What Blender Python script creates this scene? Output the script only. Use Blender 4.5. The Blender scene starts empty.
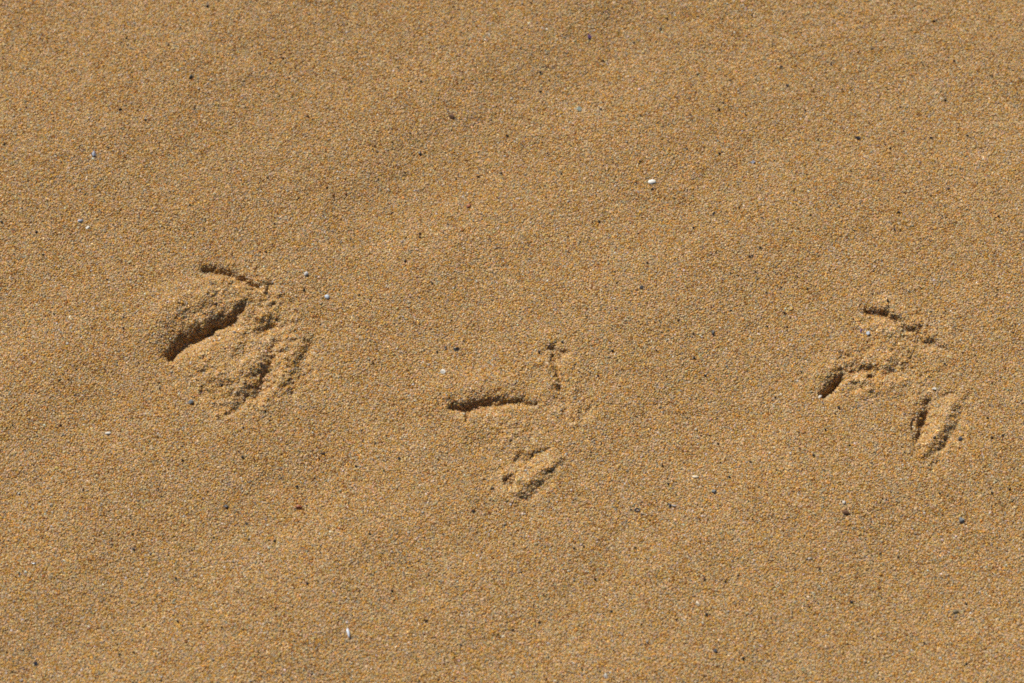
"""Bird tracks crossing coarse golden beach sand, seen from above in low-side sun."""
import bpy, math
import numpy as np
from mathutils import Vector

rng = np.random.default_rng(11)
S = bpy.context.scene
COL = S.collection
W, H = 1024, 683
PX = 0.00041                      # metres of sand per photograph pixel at the centre
MM = 0.001

# ------------------------------------------------------------------ camera
TILT = math.radians(24.0)
DIST = 1.0
LENS = 36.0 * DIST / (W * PX)
cam_loc = np.array([0.0, -DIST * math.sin(TILT), DIST * math.cos(TILT)])
cd = bpy.data.cameras.new("camera")
cam = bpy.data.objects.new("camera", cd)
COL.objects.link(cam)
cam.location = cam_loc
cam.rotation_euler = (TILT, 0, 0)
cd.lens = LENS
cd.sensor_width = 36.0
cd.clip_start = 0.01
cd.clip_end = 500.0
cd.dof.use_dof = True
cd.dof.focus_distance = DIST
cd.dof.aperture_fstop = 8.0
S.camera = cam


def to_ground(px, py, z=0.0):
    """Point of the plane at height z that stands at a photograph position."""
    px = np.asarray(px, float); py = np.asarray(py, float)
    k = 36.0 / LENS / W
    dx = (px - W / 2) * k
    dy = -(py - H / 2) * k
    c, s = math.cos(TILT), math.sin(TILT)
    vx = dx
    vy = dy * c + s
    vz = dy * s - c
    t = (z - cam_loc[2]) / vz
    return vx * t, cam_loc[1] + vy * t


# ------------------------------------------------------------------ noise
def _hash(ix, iy, seed):
    n = (ix.astype(np.int64) * 374761393 + iy.astype(np.int64) * 668265263 + seed * 1442695041) & 0xFFFFFFFF
    n = ((n ^ (n >> 13)) * 1274126177) & 0xFFFFFFFF
    n = (n ^ (n >> 16)) & 0xFFFFFFFF
    return n / 4294967295.0 * 2 - 1


def vnoise(x, y, scale, seed):
    x = x / scale; y = y / scale
    ix = np.floor(x); iy = np.floor(y)
    fx = x - ix; fy = y - iy
    fx = fx * fx * fx * (fx * (fx * 6 - 15) + 10)
    fy = fy * fy * fy * (fy * (fy * 6 - 15) + 10)
    a = _hash(ix, iy, seed); b = _hash(ix + 1, iy, seed)
    c = _hash(ix, iy + 1, seed); d = _hash(ix + 1, iy + 1, seed)
    return (a * (1 - fx) + b * fx) * (1 - fy) + (c * (1 - fx) + d * fx) * fy


# ------------------------------------------------------------------ the relief of the sand
# strokes: (print, part, [(px, py, half width in px, height in mm), ...], sharpness)
# negative height = pressed in, positive = pushed up.  part: 'upper', 'middle', 'lower', 'rim'
ST = []
def stroke(pr, part, pts, sharp=2.0):
    ST.append((pr, part, pts, sharp))

# --- left print
stroke(0, 'middle', [(170, 355, 4.5, -5.0), (177, 348, 6.8, -5.3), (190, 340, 7.6, -5.3), (212, 330, 7.0, -4.9),
                     (230, 321, 6.2, -4.2), (241, 309, 4.5, -2.8), (245, 303, 3, -1.0)], 1.75)
stroke(0, 'rim', [(156, 325, 17, 1.8), (180, 305, 19, 3.0), (212, 295, 17, 2.5), (232, 298, 13, 1.3)], 1)
stroke(0, 'rim', [(203, 322, 4, 1.3)], 1)
stroke(0, 'rim', [(222, 314, 3.5, 1.2)], 1)
stroke(0, 'rim', [(181, 333, 3.5, 1.2)], 1)
stroke(0, 'rim', [(209, 336, 4, 1.2)], 1)
stroke(0, 'rim', [(195, 364, 15, 1.0), (222, 350, 17, 1.6), (245, 338, 12, 1.0)], 1)
stroke(0, 'upper', [(207, 271, 5, -3.2), (220, 273, 5, -3.2), (236, 278, 5, -3.0), (248, 284, 4.5, -2.6), (257, 289, 4.5, -2.0)], 1.8)
stroke(0, 'upper', [(271, 284, 3, -1.4), (269, 292, 3, -1.6), (273, 303, 3, -1.5)], 1.5)
stroke(0, 'rim', [(215, 286, 3.5, -1.5), (218, 293, 4.5, -2.0)], 1.6)
stroke(0, 'rim', [(225, 284, 9, 1.2), (250, 297, 9, 1.1)], 1)
stroke(0, 'rim', [(262, 331, 6, -1.6), (270, 328, 5, -1.4)], 1.4)
stroke(0, 'rim', [(266, 315, 9, 1.2)], 1)
stroke(0, 'rim', [(236, 309, 7, 1.0)], 1)
stroke(0, 'lower', [(275, 346, 4, -1.0), (272, 358, 5, -1.8), (269, 371, 6, -2.4), (265, 384, 6, -2.2), (257, 399, 5.5, -1.5)], 1.7)
stroke(0, 'lower', [(250, 392, 4, -.7), (246, 402, 4.5, -1.1), (238, 408, 4, -.8), (231, 415, 4, -1.1)], 1.6)
stroke(0, 'lower', [(258, 350, 10, 1.0), (254, 368, 12, 1.9), (244, 386, 12, 1.7)], 1)
stroke(0, 'rim', [(222, 372, 26, 2.2)], 1)
stroke(0, 'lower', [(291, 350, 10, 1.5), (288, 366, 11.5, 2.1), (280, 383, 11.5, 1.9), (268, 402, 10, 1.2)], 1)
stroke(0, 'lower', [(312, 344, 4, -1.8), (306, 354, 5, -1.2), (302, 368, 7, -.5), (295, 384, 7, -.4)], 1.4)
stroke(0, 'rim', [(199, 370, 4, -1.1), (203, 380, 3, -.7)], 1.5)
stroke(0, 'rim', [(205, 394, 6, -.7), (220, 402, 6, -.6)], 1.5)
# --- middle print
stroke(1, 'middle', [(450, 409, 3.5, -2.4), (457, 410, 4, -3.0), (466, 410, 5.5, -3.6), (476, 408, 5.5, -3.3), (490, 406, 4.6, -2.5),
                     (506, 404, 4.5, -2.6), (520, 405, 4, -2.2), (534, 405, 3.5, -1.6)], 2.2)
stroke(1, 'middle', [(468, 414, 3, -2.2), (467, 420, 2.5, -1.5)], 2)
stroke(1, 'rim', [(448, 390, 16, 1.4), (478, 386, 18, 1.8), (512, 389, 13, 1.1)], 1)
stroke(1, 'rim', [(480, 428, 16, .9), (520, 420, 15, .9)], 1)
stroke(1, 'upper', [(553, 351, 4.5, -2.1), (556, 359, 4.5, -2.4), (557, 368, 3.5, -1.7), (559, 380, 3.5, -1.9), (563, 391, 3.5, -1.9), (567, 403, 3, -1.1)], 1.7)
stroke(1, 'upper', [(563, 355, 3.5, -1.4)], 1.8)
stroke(1, 'upper', [(545, 368, 9, 1.1), (549, 390, 9, 1.0)], 1)
stroke(1, 'upper', [(570, 366, 8, .9), (575, 388, 8, .8)], 1)
stroke(1, 'rim', [(582, 416, 3.5, -1.2), (591, 409, 3, -.9)], 1.5)
stroke(1, 'rim', [(567, 413, 3.5, -.8)], 1.5)
stroke(1, 'rim', [(487, 448, 13, -.9), (497, 470, 12, -.9)], 1.1)
stroke(1, 'lower', [(520, 459, 6, -1.7), (528, 462, 5, -1.8), (538, 456, 4.5, -1.5), (548, 450, 3.5, -.9)], 1.5)
stroke(1, 'lower', [(509, 482, 4.5, -2.6), (511, 489, 3.5, -1.4)], 1.8)
stroke(1, 'lower', [(508, 497, 7, .8), (521, 488, 8.5, 1.5), (538, 475, 8.5, 1.6), (556, 462, 6.5, 1.1)], 1)
stroke(1, 'lower', [(526, 501, 4, -.7), (535, 496, 4, -.8), (542, 487, 3.5, -.8), (551, 475, 3, -.4), (562, 463, 4.5, -.6)], 1.5)
# --- right print
stroke(2, 'upper', [(869, 313, 3.8, -2.6), (876, 315, 4.2, -2.5), (889, 318, 4.2, -2.3), (899, 324, 4.5, -2.4), (912, 333, 4.2, -2.2),
                    (922, 342, 4, -1.9), (934, 347, 3.5, -1.6), (948, 352, 3, -1.3)], 1.7)
stroke(2, 'upper', [(903, 336, 3, -1.0), (917, 346, 3, -1.2)], 1.6)
stroke(2, 'upper', [(880, 333, 11, 1.2), (905, 347, 11, 1.3)], 1)
stroke(2, 'upper', [(886, 306, 10, .9), (915, 322, 10, .9)], 1)
stroke(2, 'middle', [(824, 394, 4, -4.6), (830, 390, 5, -5.4), (836, 383, 4, -4.4), (840, 377, 3.5, -2.8)], 2.4)
stroke(2, 'rim', [(824, 372, 12, 1.3), (846, 357, 14, 1.3)], 1)
stroke(2, 'middle', [(853, 375, 4, -1.0), (861, 373, 5, -1.6), (872, 374, 5, -1.8), (888, 372, 5, -1.3), (905, 371, 5, -.8)], 1.4)
stroke(2, 'middle', [(872, 377, 3.2, -2.8)], 1.8)
stroke(2, 'middle', [(863, 370, 3.2, -2.3)], 1.8)
stroke(2, 'middle', [(839, 360, 3, -.9), (848, 358, 3, -1.2)], 1.6)
stroke(2, 'middle', [(850, 390, 3, -.9), (862, 389, 2.5, -.8)], 1.6)
stroke(2, 'middle', [(880, 358, 12, 1.0), (868, 386, 11, 1.2), (848, 386, 8, .8), (895, 388, 10, .9)], 1)
stroke(2, 'lower', [(930, 402, 3.5, -2.4), (927, 413, 4.5, -2.9), (923, 424, 5, -3.2), (921, 434, 4.5, -2.8), (919, 441, 3, -1.6)], 1.9)
stroke(2, 'lower', [(913, 421, 2, -1.1), (912, 432, 2.2, -1.1), (914, 444, 2, -1.0), (918, 452, 2.5, -1.4)], 1.6)
stroke(2, 'rim', [(912, 405, 10, .9), (905, 425, 9, .9)], 1)
stroke(2, 'lower', [(951, 406, 8, 1.3), (944, 421, 9, 2.1), (937, 437, 9, 2.1), (928, 452, 7, 1.4)], 1)
stroke(2, 'lower', [(960, 411, 2.5, -.8), (957, 420, 3.5, -.7), (951, 431, 4, -.8), (945, 441, 3.6, -.9), (938, 451, 3.6, -1.2), (929, 456, 3, -.9)], 1.5)
stroke(2, 'rim', [(938, 398, 2.5, -.8), (950, 395, 2.5, -1.0)], 1.5)
stroke(2, 'rim', [(962, 402, 2.2, -.5), (970, 397, 2.2, -.6)], 1.5)
stroke(2, 'rim', [(935, 466, 3, -.8), (933, 472, 2.5, -.7)], 1.5)

# crumbled ground round each print: (print, px, py, rx, ry, roughness)
CR = [(0, 205, 325, 52, 40, .30), (0, 240, 290, 42, 28, .45), (0, 236, 384, 56, 42, .58), (0, 272, 322, 34, 34, .7), (0, 293, 372, 28, 40, .55),
      (1, 485, 405, 50, 24, .30), (1, 558, 380, 24, 42, .28), (1, 505, 440, 42, 24, .32), (1, 520, 472, 48, 38, .25), (1, 575, 412, 24, 18, .4),
      (2, 905, 332, 52, 30, .55), (2, 872, 372, 56, 24, .70), (2, 935, 425, 36, 42, .30), (2, 830, 388, 20, 18, .2)]


# little lumps and pits of crumbled sand inside those fields
BUMPS = []
_r = np.random.default_rng(77)
for _pr, _px, _py, _rx, _ry, _a in CR:
    for _ in range(int(_rx * _ry * _a * .075)):
        _t = _r.uniform(0, 2 * math.pi); _q = math.sqrt(_r.random()) * .95
        _up = _r.random() < .62
        BUMPS.append((_pr, _px + _rx * _q * math.cos(_t), _py + _ry * _q * math.sin(_t), _r.uniform(1.4, 3.4),
                      _r.uniform(.25, .72) * (1 if _up else -.9) * (.6 + .6 * _a)))


def seg_field(x, y, P):
    """Distance to a polyline and the interpolated half width and height; arrays x, y in metres."""
    best = np.full(x.shape, 1e9); bw = np.ones(x.shape); bh = np.zeros(x.shape)
    if len(P) == 1:
        P = [P[0], (P[0][0] + 1e-6, P[0][1], P[0][2], P[0][3])]
    for (x0, y0, w0, h0), (x1, y1, w1, h1) in zip(P[:-1], P[1:]):
        dx, dy = x1 - x0, y1 - y0
        t = np.clip(((x - x0) * dx + (y - y0) * dy) / (dx * dx + dy * dy + 1e-18), 0, 1)
        d = np.hypot(x - x0 - t * dx, y - y0 - t * dy)
        w = w0 + (w1 - w0) * t
        q = d / w
        m = q < best
        best = np.where(m, q, best); bw = np.where(m, w, bw); bh = np.where(m, h0 + (h1 - h0) * t, bh)
    return best, bw, bh


STG = []
for pr, part, pts, sharp in ST:
    P = []
    for px, py, w, h in pts:
        gx, gy = to_ground(px, py)
        P.append((float(gx), float(gy), w * PX, h * MM))
    STG.append((pr, part, P, sharp))
CRG = []
for pr, px, py, rx, ry, a in CR:
    gx, gy = to_ground(px, py)
    CRG.append((pr, float(gx), float(gy), rx * PX, ry * PX / math.cos(TILT), a * MM))

BG = []
for pr, px, py, w, hh in BUMPS:
    gx, gy = to_ground(px, py)
    BG.append((pr, float(gx), float(gy), w * PX, hh * MM))
PBOX = []
for k in range(3):
    q = [c for c in CRG if c[0] == k]
    PBOX.append((min(c[1] - 2 * c[3] for c in q), max(c[1] + 2 * c[3] for c in q), min(c[2] - 2 * c[4] for c in q), max(c[2] + 2 * c[4] for c in q)))

# long soft wind ripples running up to the right: crests as (px0,py0,px1,py1,half width px, height mm)
RIP = [(60, 170, 300, -40, 65, 1.9), (330, 130, 560, -30, 75, 1.25), (420, 270, 640, 150, 70, 1.0), (640, 150, 900, 20, 60, 1.4),
       (560, 330, 900, 190, 70, 1.6), (-20, 420, 150, 300, 60, 1.2), (90, 545, 260, 430, 60, 1.8), (-40, 640, 60, 560, 50, 1.5),
       (320, 620, 560, 470, 80, 1.4), (660, 560, 960, 430, 70, 1.2), (560, 720, 800, 600, 70, 1.3), (150, 720, 330, 590, 60, 1.3)]
RIPG = []
for a, b, c, d, w, h in RIP:
    g0 = to_ground(a, b); g1 = to_ground(c, d)
    RIPG.append([(float(g0[0]), float(g0[1]), w * PX, h * MM), (float(g1[0]), float(g1[1]), w * PX, h * MM)])


def relief(x, y):
    """Height of the sand, and which print (-1 none) and part each point belongs to."""
    shp = x.shape
    x = x.ravel(); y = y.ravel()
    near = (np.abs(x) < 0.6) & (np.abs(y) < 0.6)
    h = np.zeros(x.shape)
    # rolling sand
    ca, sa = math.cos(math.radians(38)), math.sin(math.radians(38))
    u = x * ca + y * sa; v = -x * sa + y * ca
    h += 1.25 * MM * vnoise(u * .38 + 5, v + 3, 0.055, 1) + 0.75 * MM * vnoise(u * .5, v, 0.027, 2)
    h += 0.20 * MM * vnoise(x, y, 0.009, 3) + 0.10 * MM * vnoise(x, y, 0.004, 6)
    far = np.clip((np.hypot(x, y) - .5) / 2.0, 0, 1)
    h += far * 0.02 * vnoise(x, y, 0.9, 4) + far * 0.05 * vnoise(x, y, 5.0, 5)
    for P in RIPG:
        q, w, hh = seg_field(x, y, P)
        h += .8 * hh * np.exp(-q * q)
    # crumbled fields
    env = np.zeros((3,) + x.shape)
    rough = np.zeros(x.shape)
    for pr, cx, cy, rx, ry, a in CRG:
        q = ((x - cx) / rx) ** 2 + ((y - cy) / ry) ** 2
        e = np.exp(-q * 1.6)
        env[pr] = np.maximum(env[pr], e)
        rough = np.maximum(rough, a * e)
    n1 = vnoise(x, y, 6.0 * PX, 21); n2 = vnoise(x + 3, y, 3.4 * PX, 22); n3 = vnoise(x, y + 2, 12 * PX, 23)
    h += rough * (.8 * n1 + .6 * n2 + .8 * n3)
    for k in range(3):
        bx0, bx1, by0, by1 = PBOX[k]
        I = np.nonzero((x > bx0) & (x < bx1) & (y > by0) & (y < by1))[0]
        if not len(I): continue
        xi = x[I]; yi = y[I]; add = np.zeros(len(I))
        for pr, gx, gy, w, hh in BG:
            if pr != k: continue
            j = np.nonzero((np.abs(xi - gx) < 2.5 * w) & (np.abs(yi - gy) < 2.5 * w))[0]
            if len(j): add[j] += hh * np.exp(-(((xi[j] - gx) / w) ** 2 + ((yi[j] - gy) / w) ** 2) * 1.3)
        h[I] += add
    # warp so that no outline is a clean curve
    wx = x + PX * (2.2 * vnoise(x, y, 7.5 * PX, 31) + 1.25 * vnoise(x, y, 3.2 * PX, 33))
    wy = y + PX * (2.2 * vnoise(x, y, 7.5 * PX, 32) + 1.25 * vnoise(x, y, 3.2 * PX, 34))
    pid = np.full(x.shape, -1, int); part = np.zeros(x.shape, int)
    bestm = np.zeros(x.shape)
    names = {'upper': 1, 'middle': 2, 'lower': 3, 'rim': 0}
    dep = np.zeros(x.shape)
    for pr, pt, P, sharp in STG:
        xs = [p[0] for p in P]; ys = [p[1] for p in P]; wm = max(p[2] for p in P) * 3.5
        I = np.nonzero((x > min(xs) - wm) & (x < max(xs) + wm) & (y > min(ys) - wm) & (y < max(ys) + wm))[0]
        if not len(I):
            continue
        q, w, hh = seg_field(wx[I], wy[I], P)
        if hh.min() < 0:
            f = 1.0 / (1.0 + (q + 1e-6) ** (2 * sharp))
            f = np.clip((f - .02) / .98, 0, 1)
            dep[I] = np.minimum(dep[I], hh * f)          # pressed marks do not add up
        else:
            f = np.exp(-q ** 2)
            h[I] += hh * f
        if pt != 'rim':
            m = (f > .22) & (f > bestm[I])
            J = I[m]; bestm[J] = f[m]; pid[J] = pr; part[J] = names[pt]
    h += dep
    e = env.max(axis=0)
    m = (pid < 0) & (e > .34 + .1 * vnoise(x, y, 14 * PX, 41))
    pid[m] = env.argmax(axis=0)[m]
    return h.reshape(shp), pid.reshape(shp), part.reshape(shp)


def place(px, py):
    """Ground point under a photograph position, on the relief."""
    z = 0.0
    for _ in range(5):
        gx, gy = to_ground(px, py, z)
        z = float(relief(np.array([float(gx)]), np.array([float(gy)]))[0][0])
    return float(gx), float(gy), z


# ------------------------------------------------------------------ materials
def new_mat(name):
    m = bpy.data.materials.new(name); m.use_nodes = True
    nt = m.node_tree; b = nt.nodes["Principled BSDF"]
    return m, nt, b


def grain_material():
    m, nt, b = new_mat("sand grain")
    a = nt.nodes.new("ShaderNodeAttribute"); a.attribute_name = "grain_colour"
    tc = nt.nodes.new("ShaderNodeTexCoord")
    n = nt.nodes.new("ShaderNodeTexNoise"); n.inputs["Scale"].default_value = 2600.0; n.inputs["Detail"].default_value = 2.0
    nt.links.new(tc.outputs["Object"], n.inputs["Vector"])
    mr = nt.nodes.new("ShaderNodeMapRange")
    mr.inputs["From Min"].default_value = .3; mr.inputs["From Max"].default_value = .7
    mr.inputs["To Min"].default_value = .78; mr.inputs["To Max"].default_value = 1.16
    nt.links.new(n.outputs["Fac"], mr.inputs["Value"])
    mx = nt.nodes.new("ShaderNodeMix"); mx.data_type = 'RGBA'; mx.blend_type = 'MULTIPLY'; mx.inputs[0].default_value = 1.0
    nt.links.new(a.outputs["Color"], mx.inputs[6]); nt.links.new(mr.outputs[0], mx.inputs[7])
    nt.links.new(mx.outputs[2], b.inputs["Base Color"])
    b.inputs["Roughness"].default_value = .5
    b.inputs["Specular IOR Level"].default_value = .3
    tl = nt.nodes.new("ShaderNodeBsdfTranslucent")          # quartz lets light through
    nt.links.new(mx.outputs[2], tl.inputs["Color"])
    ms = nt.nodes.new("ShaderNodeMixShader"); ms.inputs[0].default_value = .55
    nt.links.new(b.outputs[0], ms.inputs[1]); nt.links.new(tl.outputs[0], ms.inputs[2])
    nt.links.new(ms.outputs[0], nt.nodes["Material Output"].inputs["Surface"])
    return m


PAL = [(.37, (.71, .535, .32)), (.31, (.70, .47, .18)), (.22, (.68, .39, .082)), (.055, (.40, .18, .05)),
       (.055, (.44, .37, .28)), (.014, (.05, .042, .038)), (.010, (.80, .74, .65))]
PW = np.array([p[0] for p in PAL]); PW /= PW.sum()
PC = np.array([p[1] for p in PAL])


def sand_material(name, BED):
    """The bed below the loose grains, and the beach beyond them: the same grains as cells."""
    m, nt, b = new_mat(name)
    tc = nt.nodes.new("ShaderNodeTexCoord")
    v = nt.nodes.new("ShaderNodeTexVoronoi"); v.inputs["Scale"].default_value = 1620.0
    nt.links.new(tc.outputs["Object"], v.inputs["Vector"])
    sep = nt.nodes.new("ShaderNodeSeparateColor")
    nt.links.new(v.outputs["Color"], sep.inputs[0])
    cr = nt.nodes.new("ShaderNodeValToRGB"); cr.color_ramp.interpolation = 'CONSTANT'
    pos = 0.0
    el = cr.color_ramp.elements
    for i, (w, c) in enumerate(zip(PW, PC)):
        e = el[i] if i < 2 else el.new(min(pos, 1))
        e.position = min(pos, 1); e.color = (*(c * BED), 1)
        pos += w
    nt.links.new(sep.outputs[0], cr.inputs[0])
    mr = nt.nodes.new("ShaderNodeMapRange"); mr.inputs["To Min"].default_value = .5; mr.inputs["To Max"].default_value = 1.4
    nt.links.new(sep.outputs[1], mr.inputs["Value"])
    mx = nt.nodes.new("ShaderNodeMix"); mx.data_type = 'RGBA'; mx.blend_type = 'MULTIPLY'; mx.inputs[0].default_value = 1.0
    nt.links.new(cr.outputs[0], mx.inputs[6]); nt.links.new(mr.outputs[0], mx.inputs[7])
    nt.links.new(mx.outputs[2], b.inputs["Base Color"])
    bp = nt.nodes.new("ShaderNodeBump"); bp.inputs["Distance"].default_value = .0006; bp.inputs["Strength"].default_value = .8
    bp.invert = True
    nt.links.new(v.outputs["Distance"], bp.inputs["Height"]); nt.links.new(bp.outputs[0], b.inputs["Normal"])
    b.inputs["Roughness"].default_value = .9
    b.inputs["Specular IOR Level"].default_value = .1
    return m


def chip_material(name, colour, rough=.45, spec=.4, vary=.25, scale=900.0, coat=0.0):
    m, nt, b = new_mat(name)
    tc = nt.nodes.new("ShaderNodeTexCoord")
    n = nt.nodes.new("ShaderNodeTexNoise"); n.inputs["Scale"].default_value = scale; n.inputs["Detail"].default_value = 4.0
    nt.links.new(tc.outputs["Object"], n.inputs["Vector"])
    cr = nt.nodes.new("ShaderNodeValToRGB")
    c = np.array(colour)
    cr.color_ramp.elements[0].position = .3; cr.color_ramp.elements[1].position = .7
    cr.color_ramp.elements[0].color = (*(c * (1 - vary)), 1)
    cr.color_ramp.elements[1].color = (*np.minimum(c * (1 + vary), .9), 1)
    nt.links.new(n.outputs["Fac"], cr.inputs[0]); nt.links.new(cr.outputs[0], b.inputs["Base Color"])
    bp = nt.nodes.new("ShaderNodeBump"); bp.inputs["Distance"].default_value = .0002; bp.inputs["Strength"].default_value = .5
    nt.links.new(n.outputs["Fac"], bp.inputs["Height"]); nt.links.new(bp.outputs[0], b.inputs["Normal"])
    b.inputs["Roughness"].default_value = rough
    b.inputs["Specular IOR Level"].default_value = spec
    b.inputs["Coat Weight"].default_value = coat
    return m


M_GRAIN = grain_material()
M_UNDER = sand_material("lightened bed sand", np.array([.85, .85, .85]))       # same bed sand, colour lightened to brighten the shaded slots
M_BED = sand_material("shade darkened beach", np.array([.335, .295, .265]))       # grain colours darkened to stand in for shade between loose grains

# ------------------------------------------------------------------ the sand bed: one sheet to the horizon
X0, X1, Y0, Y1 = -.248, .248, -.180, .206           # finely built patch
STEP = 1.35 * PX
GRAIN = 1.78 * PX                                   # mean grain diameter


def axis(a, b):
    fine = np.arange(a, b, STEP)
    out = [fine[-1]]; s = STEP
    up = []
    while out[-1] < 120:
        s *= 1.22; out.append(out[-1] + s); up.append(out[-1])
    lo = []; p = fine[0]; s = STEP
    while p > -120:
        s *= 1.22; p -= s; lo.append(p)
    return np.concatenate([np.array(lo[::-1]), fine, np.array(up)]), len(lo), len(fine)


ax, lx, nfx = axis(X0, X1)
ay, ly, nfy = axis(Y0, Y1)
GX, GY = np.meshgrid(ax, ay)
GH, GP, GQ = relief(GX, GY)
ny, nx = GX.shape
inside = (GX > X0) & (GX < X1) & (GY > Y0) & (GY < Y1)
GZ = GH - np.where(inside, .30 * GRAIN, 0)
idx = np.arange(nx * ny).reshape(ny, nx)
Q = np.stack([idx[:-1, :-1], idx[:-1, 1:], idx[1:, 1:], idx[1:, :-1]], -1).reshape(-1, 4)
V = np.stack([GX, GY, GZ], -1).reshape(-1, 3)


def mesh_from(name, verts, quads=None, tris=None, smooth_quads=True, colours=None, mats=()):
    me = bpy.data.meshes.new(name)
    nq = 0 if quads is None else len(quads)
    nt_ = 0 if tris is None else len(tris)
    me.vertices.add(len(verts)); me.vertices.foreach_set("co", np.ascontiguousarray(verts, np.float32).ravel())
    loops = []
    if nq: loops.append(quads.ravel())
    if nt_: loops.append(tris.ravel())
    L = np.concatenate(loops).astype(np.int32)
    me.loops.add(len(L)); me.loops.foreach_set("vertex_index", L)
    st = np.concatenate([np.arange(nq) * 4, nq * 4 + np.arange(nt_) * 3]).astype(np.int32)
    me.polygons.add(nq + nt_); me.polygons.foreach_set("loop_start", st)
    for m in mats: me.materials.append(m)
    if nq and nt_:
        me.polygons.foreach_set("material_index", np.concatenate([np.zeros(nq), np.ones(nt_)]).astype(np.int32))
    sm = np.concatenate([np.full(nq, smooth_quads), np.ones(nt_, bool)])
    me.polygons.foreach_set("use_smooth", sm)
    if colours is not None:
        at = me.attributes.new("grain_colour", 'FLOAT_COLOR', 'POINT')
        c4 = np.ones((len(verts), 4), np.float32); c4[:, :3] = colours
        at.data.foreach_set("color", c4.ravel())
    me.update(calc_edges=True)
    me.validate()
    return me


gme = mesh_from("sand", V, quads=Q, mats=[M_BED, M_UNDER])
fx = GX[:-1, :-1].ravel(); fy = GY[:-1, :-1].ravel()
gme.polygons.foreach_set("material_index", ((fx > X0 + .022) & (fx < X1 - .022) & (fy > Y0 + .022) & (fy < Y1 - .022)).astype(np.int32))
ground = bpy.data.objects.new("sand", gme)
COL.objects.link(ground)
ground["kind"] = "structure"
ground["label"] = "coarse golden beach sand with soft low ripples under the tracks"

# ------------------------------------------------------------------ loose grains lying on the bed
NV = 7                                              # angular grains: seven corners, ten facets
_t = np.arange(5) * 2 * math.pi / 5
ico_v = np.concatenate([np.stack([np.cos(_t), np.sin(_t), 0 * _t], -1), [(0, 0, 1.0), (0, 0, -1.0)]]) * 1.06
ico_f = np.array([(i, (i + 1) % 5, 5) for i in range(5)] + [((i + 1) % 5, i, 6) for i in range(5)])

sp = 1.31 * PX
gx = np.arange(X0 + .004, X1 - .004, sp)
gy = np.arange(Y0 + .004, Y1 - .004, sp * .866)
CX, CY = np.meshgrid(gx, gy)
CX = CX + (np.arange(len(gy)) % 2)[:, None] * sp * .5
cx = CX.ravel() + rng.uniform(-.42, .42, CX.size) * sp
cy = CY.ravel() + rng.uniform(-.42, .42, CX.size) * sp
# steep walls carry more grains
def slope(x, y, e=.7 * PX):
    return np.hypot(relief(x + e, y)[0] - relief(x - e, y)[0], relief(x, y + e)[0] - relief(x, y - e)[0]) / (2 * e)
sl = slope(cx, cy)
extra = np.sqrt(1 + sl ** 2) - 1
n_base = len(sl)
more = [rng.random(n_base) < np.clip(extra, 0, 1.6) * .8 for _ in range(2)]
bx_, by_ = cx, cy
for k in more:
    cx = np.concatenate([cx, bx_[k] + rng.normal(0, .5, k.sum()) * sp]); cy = np.concatenate([cy, by_[k] + rng.normal(0, .5, k.sum()) * sp])
N0 = len(cx)
uu = rng.random(N0)                                  # sorted a little into paler and more golden patches
uu = np.where(uu < .9, np.clip(uu + .05 * vnoise(cx, cy, .011, 51) + .07 * vnoise(cx, cy, .0035, 52), 0, .9), uu)
col_i = np.minimum(np.searchsorted(np.cumsum(PW), uu), len(PC) - 1)
gcol = PC[col_i] * rng.uniform(.84, 1.13, (N0, 1)) * (1 + rng.normal(0, .05, (N0, 3)))
gsz = GRAIN * np.exp(rng.normal(0, .22, N0))
gsz[col_i == 5] *= rng.uniform(.6, 1.05, (col_i == 5).sum())
gup = rng.uniform(-.14, .20, N0) * GRAIN

# darker and paler grains that stand out in the photograph (px, py, tone)
DARK = """169 47,127 40,208 8,283 60,37 233,190 206,205 220,268 179,327 188,5 146,121 112,195 110,146 123,54 123,308 118,2 223,410 134,375 147,
377 153,392 143,456 178,478 176,378 179,405 172,546 198,561 174,501 173,420 234,448 225,603 60,540 72,540 91,634 42,667 18,531 5,652 190,599 223,
640 163,421 83,507 135,842 89,805 110,719 110,723 103,746 115,900 107,872 49,890 149,931 138,818 140,719 154,687 150,739 209,714 214,948 190,998 218,
894 231,992 76,934 21,831 64,923 65,954 61,945 100,967 136,869 123,810 217,898 214,183 462,243 459,247 524,249 540,275 542,176 579,111 596,178 622,
113 631,134 653,120 655,114 671,276 611,324 454,133 535,134 550,297 487,7 653,308 586,356 467,399 460,375 444,631 511,668 485,662 467,574 550,426 622,
539 623,513 631,676 621,641 626,392 592,370 536,474 512,546 681,635 549,595 580,1002 437,991 439,849 447,813 457,750 463,729 478,939 495,991 494,1009 490,
752 521,880 554,898 557,819 570,738 577,725 583,704 581,706 616,743 659,966 604,966 664,924 643,851 603,760 249,693 335,730 275,755 273,693 229,749 258,
678 322,767 327,797 277,713 215,638 235,647 265,612 353,694 359,705 376,775 397,718 444,720 463,784 313,656 352,44 256,124 319,124 330,61 426,60 382,
304 290,420 238,405 262,432 284,373 363,244 430,266 252,160 389,562 344,598 377,539 354,473 513,835 415,825 431,944 365,887 303,987 419,943 441,945 441,437 352"""
PALE = """40 38,199 91,99 170,184 24,270 15,258 20,183 222,522 5,456 22,474 105,525 136,570 123,363 172,697 6,847 12,791 44,767 54,738 90,961 154,
307 651,154 663,19 494,52 506,195 576,169 611,259 555,211 541,313 434,617 602,403 520,423 514,647 643,1011 434,853 529,975 494,761 518,721 567,981 567,
865 662,956 653,729 641,728 267,696 430,790 455,609 345,80 242,55 267,88 344,139 372,116 227,464 250,409 303,388 288,296 296,908 292,476 353"""
hx, hy, hs, hc = [], [], [], []
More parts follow.
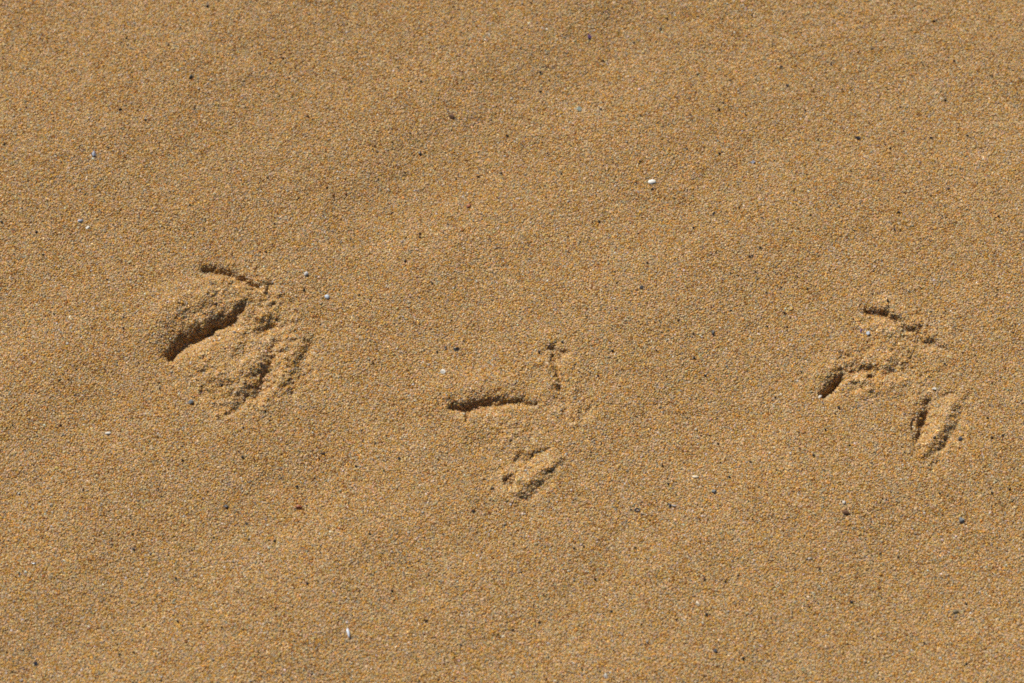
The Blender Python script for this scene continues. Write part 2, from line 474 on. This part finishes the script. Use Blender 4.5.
for txt, pal, lo, hi in ((DARK, [(.035, .03, .03), (.09, .05, .03), (.05, .05, .055)], 1.25, 1.85), (PALE, [(.72, .68, .60), (.62, .56, .48), (.72, .60, .42)], 1.1, 1.5)):
    for it in txt.replace("\n", "").split(","):
        a, b = (float(t) for t in it.split())
        g = to_ground(a, b)
        hx.append(float(g[0])); hy.append(float(g[1])); hs.append(GRAIN * rng.uniform(lo, hi))
        hc.append(np.array(pal[rng.integers(len(pal))]) * rng.uniform(.8, 1.1))
cx = np.concatenate([cx, hx]); cy = np.concatenate([cy, hy]); gsz = np.concatenate([gsz, hs])
gcol = np.concatenate([gcol, np.array(hc)]); gup = np.concatenate([gup, np.full(len(hx), .55 * GRAIN)])
edge = np.minimum.reduce([cx - X0, X1 - cx, cy - Y0, Y1 - cy])          # the loose layer thins out unevenly
keep = edge > .003 + .013 * (1 + vnoise(cx, cy, .02, 61)) * rng.random(len(cx))
cx, cy, gsz, gcol, gup = cx[keep], cy[keep], gsz[keep], gcol[keep], gup[keep]
N = len(cx)
cz, cp, cq = relief(cx, cy)
cz = cz + gup - .10 * GRAIN

# a random orientation and an uneven, angular shape for every grain
q = rng.normal(size=(N, 4)); q /= np.linalg.norm(q, axis=1)[:, None]
w_, x_, y_, z_ = q.T
R = np.stack([1 - 2 * (y_ * y_ + z_ * z_), 2 * (x_ * y_ - z_ * w_), 2 * (x_ * z_ + y_ * w_),
              2 * (x_ * y_ + z_ * w_), 1 - 2 * (x_ * x_ + z_ * z_), 2 * (y_ * z_ - x_ * w_),
              2 * (x_ * z_ - y_ * w_), 2 * (y_ * z_ + x_ * w_), 1 - 2 * (x_ * x_ + y_ * y_)], -1).reshape(N, 3, 3).astype(np.float32)
proto = np.stack([ico_v * (1 + rng.uniform(-.2, .2, (NV, 1))) for _ in range(24)])
axs = np.stack([rng.uniform(.95, 1.35, N), rng.uniform(.8, 1.05, N), rng.uniform(.62, .95, N)], -1).astype(np.float32)
gv = proto[rng.integers(24, size=N)].astype(np.float32) * (axs * (gsz * .5)[:, None])[:, None, :]
gv = np.einsum('nij,nkj->nki', R, gv) * np.array([1.06, 1.06, .66], np.float32) + np.stack([cx, cy, cz], -1)[:, None, :]


def grains_mesh(name, sel, quads=None, qverts=None):
    n = len(sel)
    v = gv[sel].reshape(-1, 3); c = np.repeat(gcol[sel], NV, axis=0)
    off = 0 if qverts is None else len(qverts)
    f = (ico_f[None] + (np.arange(n) * NV)[:, None, None]).reshape(-1, 3) + off
    if qverts is not None:
        v = np.concatenate([qverts, v]); c = np.concatenate([np.full((off, 3), .3), c])
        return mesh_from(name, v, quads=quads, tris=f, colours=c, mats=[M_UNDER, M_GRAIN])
    return mesh_from(name, v, tris=f, colours=c, mats=[M_GRAIN])


loose = bpy.data.objects.new("sand_grains", grains_mesh("sand_grains", np.nonzero(cp < 0)[0]))
COL.objects.link(loose)
loose["kind"] = "stuff"
loose["label"] = "loose tan, amber and grey quartz grains covering the beach"
loose["category"] = "sand"

# ------------------------------------------------------------------ the three bird footprints
fq_p = GP[:-1, :-1].reshape(-1); fq_q = GQ[:-1, :-1].reshape(-1)
PRINTS = [("leftmost bird footprint, largest, with a long deep dark middle toe slot and crumbled lower toe", (225, 340)),
          ("middle bird footprint, the faintest, with a thin dark horizontal toe slot pointing left", (515, 425)),
          ("rightmost bird footprint, with a small black hole at its left tip and ridged lower toe", (890, 380))]
TOE = {(0, 2): "deep shadowed middle toe slot", (0, 1): "thin curved upper toe groove", (0, 3): "crumbled lower toe ridges",
       (1, 2): "thin dark level middle toe slot", (1, 1): "faint upright upper toe groove", (1, 3): "pale raised ridge of the lower toe",
       (2, 2): "shallow middle toe ending in a black hole", (2, 1): "broken slanting upper toe groove", (2, 3): "ridged leaf shaped lower toe"}
for k, (lab, (px, py)) in enumerate(PRINTS):
    e = bpy.data.objects.new("bird_footprint", None)
    COL.objects.link(e)
    bx, by = (float(t) for t in to_ground(px, py))
    e.location = (bx, by, 0); e.empty_display_size = .02
    e["label"] = lab; e["category"] = "footprint"; e["group"] = "bird footprints crossing the sand"
    for j, nm in ((2, "toe_mark"), (1, "toe_mark"), (3, "toe_mark"), (0, "crumbled_sand")):
        fsel = Q[(fq_p == k) & (fq_q == j)]
        used, inv = np.unique(fsel, return_inverse=True)
        qv = V[used] + np.array([0, 0, .10 * MM]) - np.array([bx, by, 0])
        sel = np.nonzero((cp == k) & (cq == j))[0]
        keep = gv[sel].copy(); gv[sel] = keep - np.array([bx, by, 0], np.float32)
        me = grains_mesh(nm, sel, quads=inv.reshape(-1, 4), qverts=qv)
        gv[sel] = keep
        o = bpy.data.objects.new(nm, me); COL.objects.link(o); o.parent = e
        lb = TOE.get((k, j))
        if lb: o["label"] = lb

# ------------------------------------------------------------------ chips, pebbles and specks that stand out
import bmesh


def lump(name, rx, ry, rz, seed, flat=.0, jag=.36, sub=3):
    """An angular little stone: a ball cut by random planes and roughened."""
    r = np.random.default_rng(seed)
    bm = bmesh.new(); bmesh.ops.create_icosphere(bm, subdivisions=sub, radius=1.0)
    pl = r.normal(size=(9, 3)); pl /= np.linalg.norm(pl, axis=1)[:, None]; dd = r.uniform(1 - 2 * jag, .97, 9)
    for v in bm.verts:
        p = np.array(v.co)
        for n, d in zip(pl, dd):
            s = p @ n - d
            if s > 0: p = p - n * s
        p = p * (1 + .04 * r.normal())
        v.co = Vector((p[0] * rx, p[1] * ry, p[2] * rz))
    me = bpy.data.meshes.new(name); bm.to_mesh(me); bm.free()
    return me


def shell(name, rx, ry, bulge, th, seed, n=14):
    """A broken, domed flake of shell with real thickness."""
    r = np.random.default_rng(seed)
    edge = 1 + .12 * r.normal(size=n)
    bm = bmesh.new()
    rings = (0.0, .35, .7, 1.0)
    def pt(a, t, e, up):
        return Vector((math.cos(a) * rx * t * e, math.sin(a) * ry * t * e, bulge * (1 - (t * e) ** 2 * .9) + up))
    grid = []
    for up in (th, 0.0):
        lay = [[bm.verts.new(pt(0, 0, 1, up))]]
        for t in rings[1:]:
            lay.append([bm.verts.new(pt(2 * math.pi * i / n, t, 1 + (edge[i] - 1) * t, up)) for i in range(n)])
        grid.append(lay)
    for g, flip in ((grid[0], False), (grid[1], True)):
        for i in range(n):
            j = (i + 1) % n
            f = [g[0][0], g[1][i], g[1][j]]
            bm.faces.new(f[::-1] if flip else f)
            for k in (1, 2):
                f = [g[k][i], g[k + 1][i], g[k + 1][j], g[k][j]]
                bm.faces.new(f[::-1] if flip else f)
    for i in range(n):
        j = (i + 1) % n
        bm.faces.new([grid[0][3][j], grid[0][3][i], grid[1][3][i], grid[1][3][j]])
    me = bpy.data.meshes.new(name); bm.to_mesh(me); bm.free()
    for p in me.polygons: p.use_smooth = True
    return me


MC = {
    'white': chip_material("bleached shell", (.54, .51, .46), .55, .3, .14, 1500.0),
    'dull': chip_material("worn shell", (.42, .385, .33), .6, .3, .18, 1500.0),
    'bluish': chip_material("bluish shell", (.31, .34, .38), .4, .4, .2, 1500.0),
    'pearl': chip_material("pearly shell", (.56, .60, .66), .22, .6, .15, coat=.4),
    'cream': chip_material("cream shell", (.54, .45, .32), .5, .3, .15),
    'black': chip_material("black mineral", (.022, .020, .022), .35, .5, .4),
    'navy': chip_material("blue black mineral", (.025, .027, .036), .3, .5, .4),
    'brown': chip_material("brown mineral", (.11, .055, .028), .5, .35, .35),
    'red': chip_material("rusty mineral", (.22, .065, .025), .5, .35, .35),
    'slate': chip_material("slate", (.12, .125, .125), .55, .35, .3),
    'grey': chip_material("grey stone", (.095, .085, .07), .6, .3, .3),
    'pale': chip_material("clouded quartz", (.34, .32, .30), .4, .45, .15),
    'blue': chip_material("blue grey shell", (.22, .235, .28), .35, .5, .3),
    'purple': chip_material("purple shell", (.09, .045, .11), .4, .4, .3),
    'olive': chip_material("olive stone", (.12, .09, .045), .55, .3, .3),
    'green': chip_material("sea green stone", (.26, .29, .24), .4, .4, .2),
}
# name, category, px, py, width px, height px, turn deg, material, form, label
CH = [
 ("shell_chip", "shell", 652, 182, 7, 4.4, 6, 'white', 'shell', "largest white shell chip, a bright oval on bare sand, with a black speck under it"),
 ("shell_sliver", "shell", 348, 633, 3.0, 8.5, 14, 'pearl', 'blade', "glossy blue white shell sliver standing on edge in the sand"),
 ("pebble", "pebble", 457, 349, 6.4, 5.6, 20, 'grey', 'lump', "dark grey wedge shaped pebble above the middle footprint, biggest pebble in view"),
 ("mineral_grain", "grain", 446, 348, 3.2, 3.6, 50, 'black', 'lump', "small black grain just left of the grey wedge shaped pebble"),
 ("pebble", "pebble", 961, 520, 5.2, 5.8, 60, 'slate', 'lump', "slate grey pebble below the right footprint"),
 ("mineral_grain", "grain", 960, 439, 4.4, 3.6, 30, 'black', 'lump', "shiny black grain right beside the ridged lower toe of the right footprint"),
 ("mineral_grain", "grain", 670, 506, 4.6, 4.0, -40, 'navy', 'lump', "blue black grain with a pale chip against its right side"),
 ("quartz_grain", "grain", 674.5, 506, 5.0, 2.8, -25, 'pale', 'lump', "pale chip leaning on a blue black grain"),
 ("mineral_grain", "grain", 713, 333, 4.2, 4.2, 10, 'black', 'lump', "round black grain about midway between the middle and right footprints"),
 ("mineral_grain", "grain", 641, 287, 4.2, 3.4, 25, 'black', 'lump', "black grain alone above and right of the middle footprint"),
 ("mineral_grain", "grain", 226, 507, 3.8, 5.0, 70, 'black', 'lump', "tall black grain standing alone on the sand below the left footprint"),
 ("mineral_grain", "grain", 33, 564, 5.4, 3.0, -12, 'navy', 'lump', "flat blue black grain near the left edge, lower part"),
 ("mineral_grain", "grain", 35, 664, 5.0, 4.0, 24, 'navy', 'lump', "blue black grain in the bottom left corner"),
 ("shell_sliver", "shell", 94.5, 154, 4.4, 6.6, -18, 'blue', 'lump', "blue grey shell splinter upright on the sand in the upper left"),
 ("shell_chip", "shell", 327, 297, 4.8, 4.0, -25, 'bluish', 'shell', "bluish white shell chip right of the left footprint"),
 ("quartz_grain", "grain", 306, 274, 5.0, 4.6, 10, 'pale', 'lump', "clouded pale quartz grain above right of the left footprint"),
 ("mineral_grain", "grain", 191, 402, 4.6, 4.0, 15, 'slate', 'lump', "dark slate grain on the sand just below the left footprint's crumbled edge"),
 ("mineral_grain", "grain", 191, 77, 5.4, 4.0, 30, 'grey', 'lump', "dark grey grain alone in the upper left part of the sand"),
 ("pebble", "pebble", 451.5, 117, 4.8, 6.0, 65, 'brown', 'lump', "dark brown upright pebble in the upper middle of the sand"),
 ("mineral_grain", "grain", 420, 154, 5.0, 3.6, 20, 'black', 'lump', "black grain below left of the dark brown upright pebble"),
 ("mineral_grain", "grain", 589, 37, 5.0, 4.2, 0, 'purple', 'lump', "purplish black grain near the top edge, right of centre"),
 ("mineral_grain", "grain", 781, 67, 4.0, 4.2, -50, 'black', 'lump', "upper of two black grains close together in the upper right"),
 ("mineral_grain", "grain", 787, 86, 4.8, 3.0, 8, 'black', 'lump', "lower, flatter of two black grains close together in the upper right"),
 ("mineral_grain", "grain", 858, 138, 3.8, 4.0, 40, 'black', 'lump', "black grain alone in the upper right, straight above the rightmost footprint"),
 ("pebble", "pebble", 846, 513, 7.0, 4.6, -25, 'brown', 'lump', "rounded reddish brown pebble with a white grain just above it"),
 ("shell_chip", "shell", 844, 503, 3.4, 3.2, 0, 'white', 'lump', "white grain just above the rounded reddish brown pebble"),
 ("shell_chip", "shell", 820, 397.5, 4.6, 3.4, 25, 'white', 'lump', "white chip on the lip of the black hole of the right footprint"),
 ("shell_chip", "shell", 525, 471, 3.4, 3.2, 20, 'white', 'lump', "small white chip inside the lower toe of the middle footprint"),
 ("quartz_grain", "grain", 234.5, 332.5, 3.6, 3.0, 0, 'white', 'lump', "white grain on the lower lip of the left footprint's deep toe slot"),
 ("shell_chip", "shell", 443, 372, 4.8, 4.6, 35, 'white', 'lump', "white chip above the tip of the middle footprint's toe slot"),
 ("shell_sliver", "shell", 861, 331, 2.4, 5.2, 8, 'purple', 'lump', "purple shell splinter beside a pale blue grain in the right footprint"),
 ("quartz_grain", "grain", 868, 333.5, 3.4, 3.8, 20, 'bluish', 'lump', "pale blue grain beside a purple splinter in the right footprint"),
 ("shell_ring", "shell", 637, 510, 4.0, 5.0, 80, 'black', 'ring', "tiny dark ring of shell lying flat right of the middle footprint"),
 ("pebble", "pebble", 299, 508, 6.0, 5.0, 20, 'red', 'lump', "rusty red pebble on bare sand between the left and middle footprints, low down"),
 ("shell_chip", "shell", 108, 433.5, 5.4, 2.6, 4, 'dull', 'shell', "flat white shell chip left below the left footprint"),
 ("pebble", "pebble", 956, 612, 5.4, 5.0, -30, 'olive', 'lump', "olive brown pebble in the lower right corner area"),
 ("shell_chip", "shell", 606, 676, 3.0, 4.8, 10, 'white', 'lump', "upright white chip at the very bottom edge"),
 ("mineral_grain", "grain", 715, 651, 4.4, 3.6, 10, 'navy', 'lump', "blue black grain near the bottom edge, right of centre"),
 ("shell_sliver", "shell", 697, 604, 3.4, 6.0, 30, 'cream', 'lump', "slanting cream shell splinter in the lower part, right of centre"),
 ("shell_sliver", "shell", 695, 477, 6.0, 2.2, 2, 'cream', 'shell', "flat cream shell splinter lying level between the middle and right footprints"),
 ("pebble", "pebble", 469, 206, 5.6, 3.4, 28, 'red', 'lump', "small rusty pebble above the middle footprint, lying slantwise"),
 ("pebble", "pebble", 579, 109, 4.6, 5.0, 10, 'green', 'lump', "greenish grey pebble in the upper middle of the sand"),
 ("pebble", "pebble", 753, 162, 4.6, 4.4, 40, 'blue', 'lump', "blue grey pebble right of the largest white shell chip"),
 ("quartz_grain", "grain", 934, 389, 4.0, 3.6, 0, 'white', 'lump', "white grain just above the lower toe of the right footprint"),
 ("shell_chip", "shell", 88, 228, 4.0, 3.8, 0, 'white', 'lump', "white chip beside a flat grey grain above left of the left footprint"),
 ("quartz_grain", "grain", 80, 221, 5.4, 2.8, 12, 'blue', 'lump', "flat grey grain beside a white chip above left of the left footprint"),
 ("pebble", "pebble", 714, 492, 4.8, 4.2, 20, 'slate', 'lump', "grey pebble below the gap between the middle and right footprints"),
]
for i, (nm, cat, px, py, wpx, hpx, rot, mk, form, lab) in enumerate(CH):
    a, b, z = place(px, py)
    k = .6 if form == 'lump' else .56
    if mk == 'white' and form == 'lump': mk = 'dull'
    rx = wpx * PX * k; ry = hpx * PX * k
    rz = min(rx, ry) * (.9 if form == 'lump' else 1)
    if form == 'lump':
        me = lump(nm, rx, ry, rz, 100 + i); up = rz * .3
    elif form == 'shell':
        me = shell(nm, rx, ry, ry * .55, .22 * MM, 100 + i); up = .25 * GRAIN
    elif form == 'blade':
        me = shell(nm, ry, ry * .42, ry * .22, .3 * MM, 100 + i)
        up = rx * 1.0
    else:                                            # ring
        bm = bmesh.new(); n, k = 16, 8
        vs = [[bm.verts.new(((rx - .3 * MM + .3 * MM * math.cos(2 * math.pi * q / k)) * math.cos(2 * math.pi * p / n),
                             (ry - .3 * MM + .3 * MM * math.cos(2 * math.pi * q / k)) * math.sin(2 * math.pi * p / n),
                             .3 * MM * math.sin(2 * math.pi * q / k))) for q in range(k)] for p in range(n)]
        for p in range(n):
            for q in range(k):
                bm.faces.new([vs[p][q], vs[(p + 1) % n][q], vs[(p + 1) % n][(q + 1) % k], vs[p][(q + 1) % k]])
        me = bpy.data.meshes.new(nm); bm.to_mesh(me); bm.free(); up = .3 * GRAIN
    me.materials.append(MC[mk])
    o = bpy.data.objects.new(nm, me); COL.objects.link(o)
    o.location = (a, b, z + up)
    if form == 'blade':
        o.rotation_euler = (math.radians(62), math.radians(0), math.radians(90 + rot))
    else:
        o.rotation_euler = (0, 0, math.radians(rot))
    o["label"] = lab; o["category"] = cat
    o["group"] = {"shell": "shell chips scattered on the sand", "pebble": "pebbles scattered on the sand", "grain": "odd coloured grains scattered on the sand"}[cat]

# ------------------------------------------------------------------ daylight
EL = math.radians(46.0)
AZ = math.atan2(-.56, .83)                           # sun over the far left
s = Vector((math.sin(AZ) * math.cos(EL), math.cos(AZ) * math.cos(EL), math.sin(EL)))
ld = bpy.data.lights.new("sun", 'SUN'); ld.energy = 5.0; ld.angle = math.radians(.55); ld.color = (1.0, .95, .87)
sun = bpy.data.objects.new("sun", ld); COL.objects.link(sun)
sun.rotation_euler = (-s).to_track_quat('-Z', 'Y').to_euler()
sun.location = s * 5
wd = bpy.data.worlds.new("World"); S.world = wd; wd.use_nodes = True
nt = wd.node_tree; bg = nt.nodes["Background"]
sky = nt.nodes.new("ShaderNodeTexSky"); sky.sky_type = 'NISHITA'; sky.sun_disc = False
sky.sun_elevation = EL; sky.sun_rotation = AZ
nt.links.new(sky.outputs[0], bg.inputs[0]); bg.inputs[1].default_value = .05

S.view_settings.view_transform = 'Standard'; S.view_settings.look = 'None'
S.view_settings.exposure = 0.54; S.view_settings.gamma = 1.0
S.render.engine = 'CYCLES'
S.cycles.filter_width = 1.75
S.cycles.use_denoising = False
S.cycles.max_bounces = 10; S.cycles.diffuse_bounces = 7; S.cycles.transmission_bounces = 7
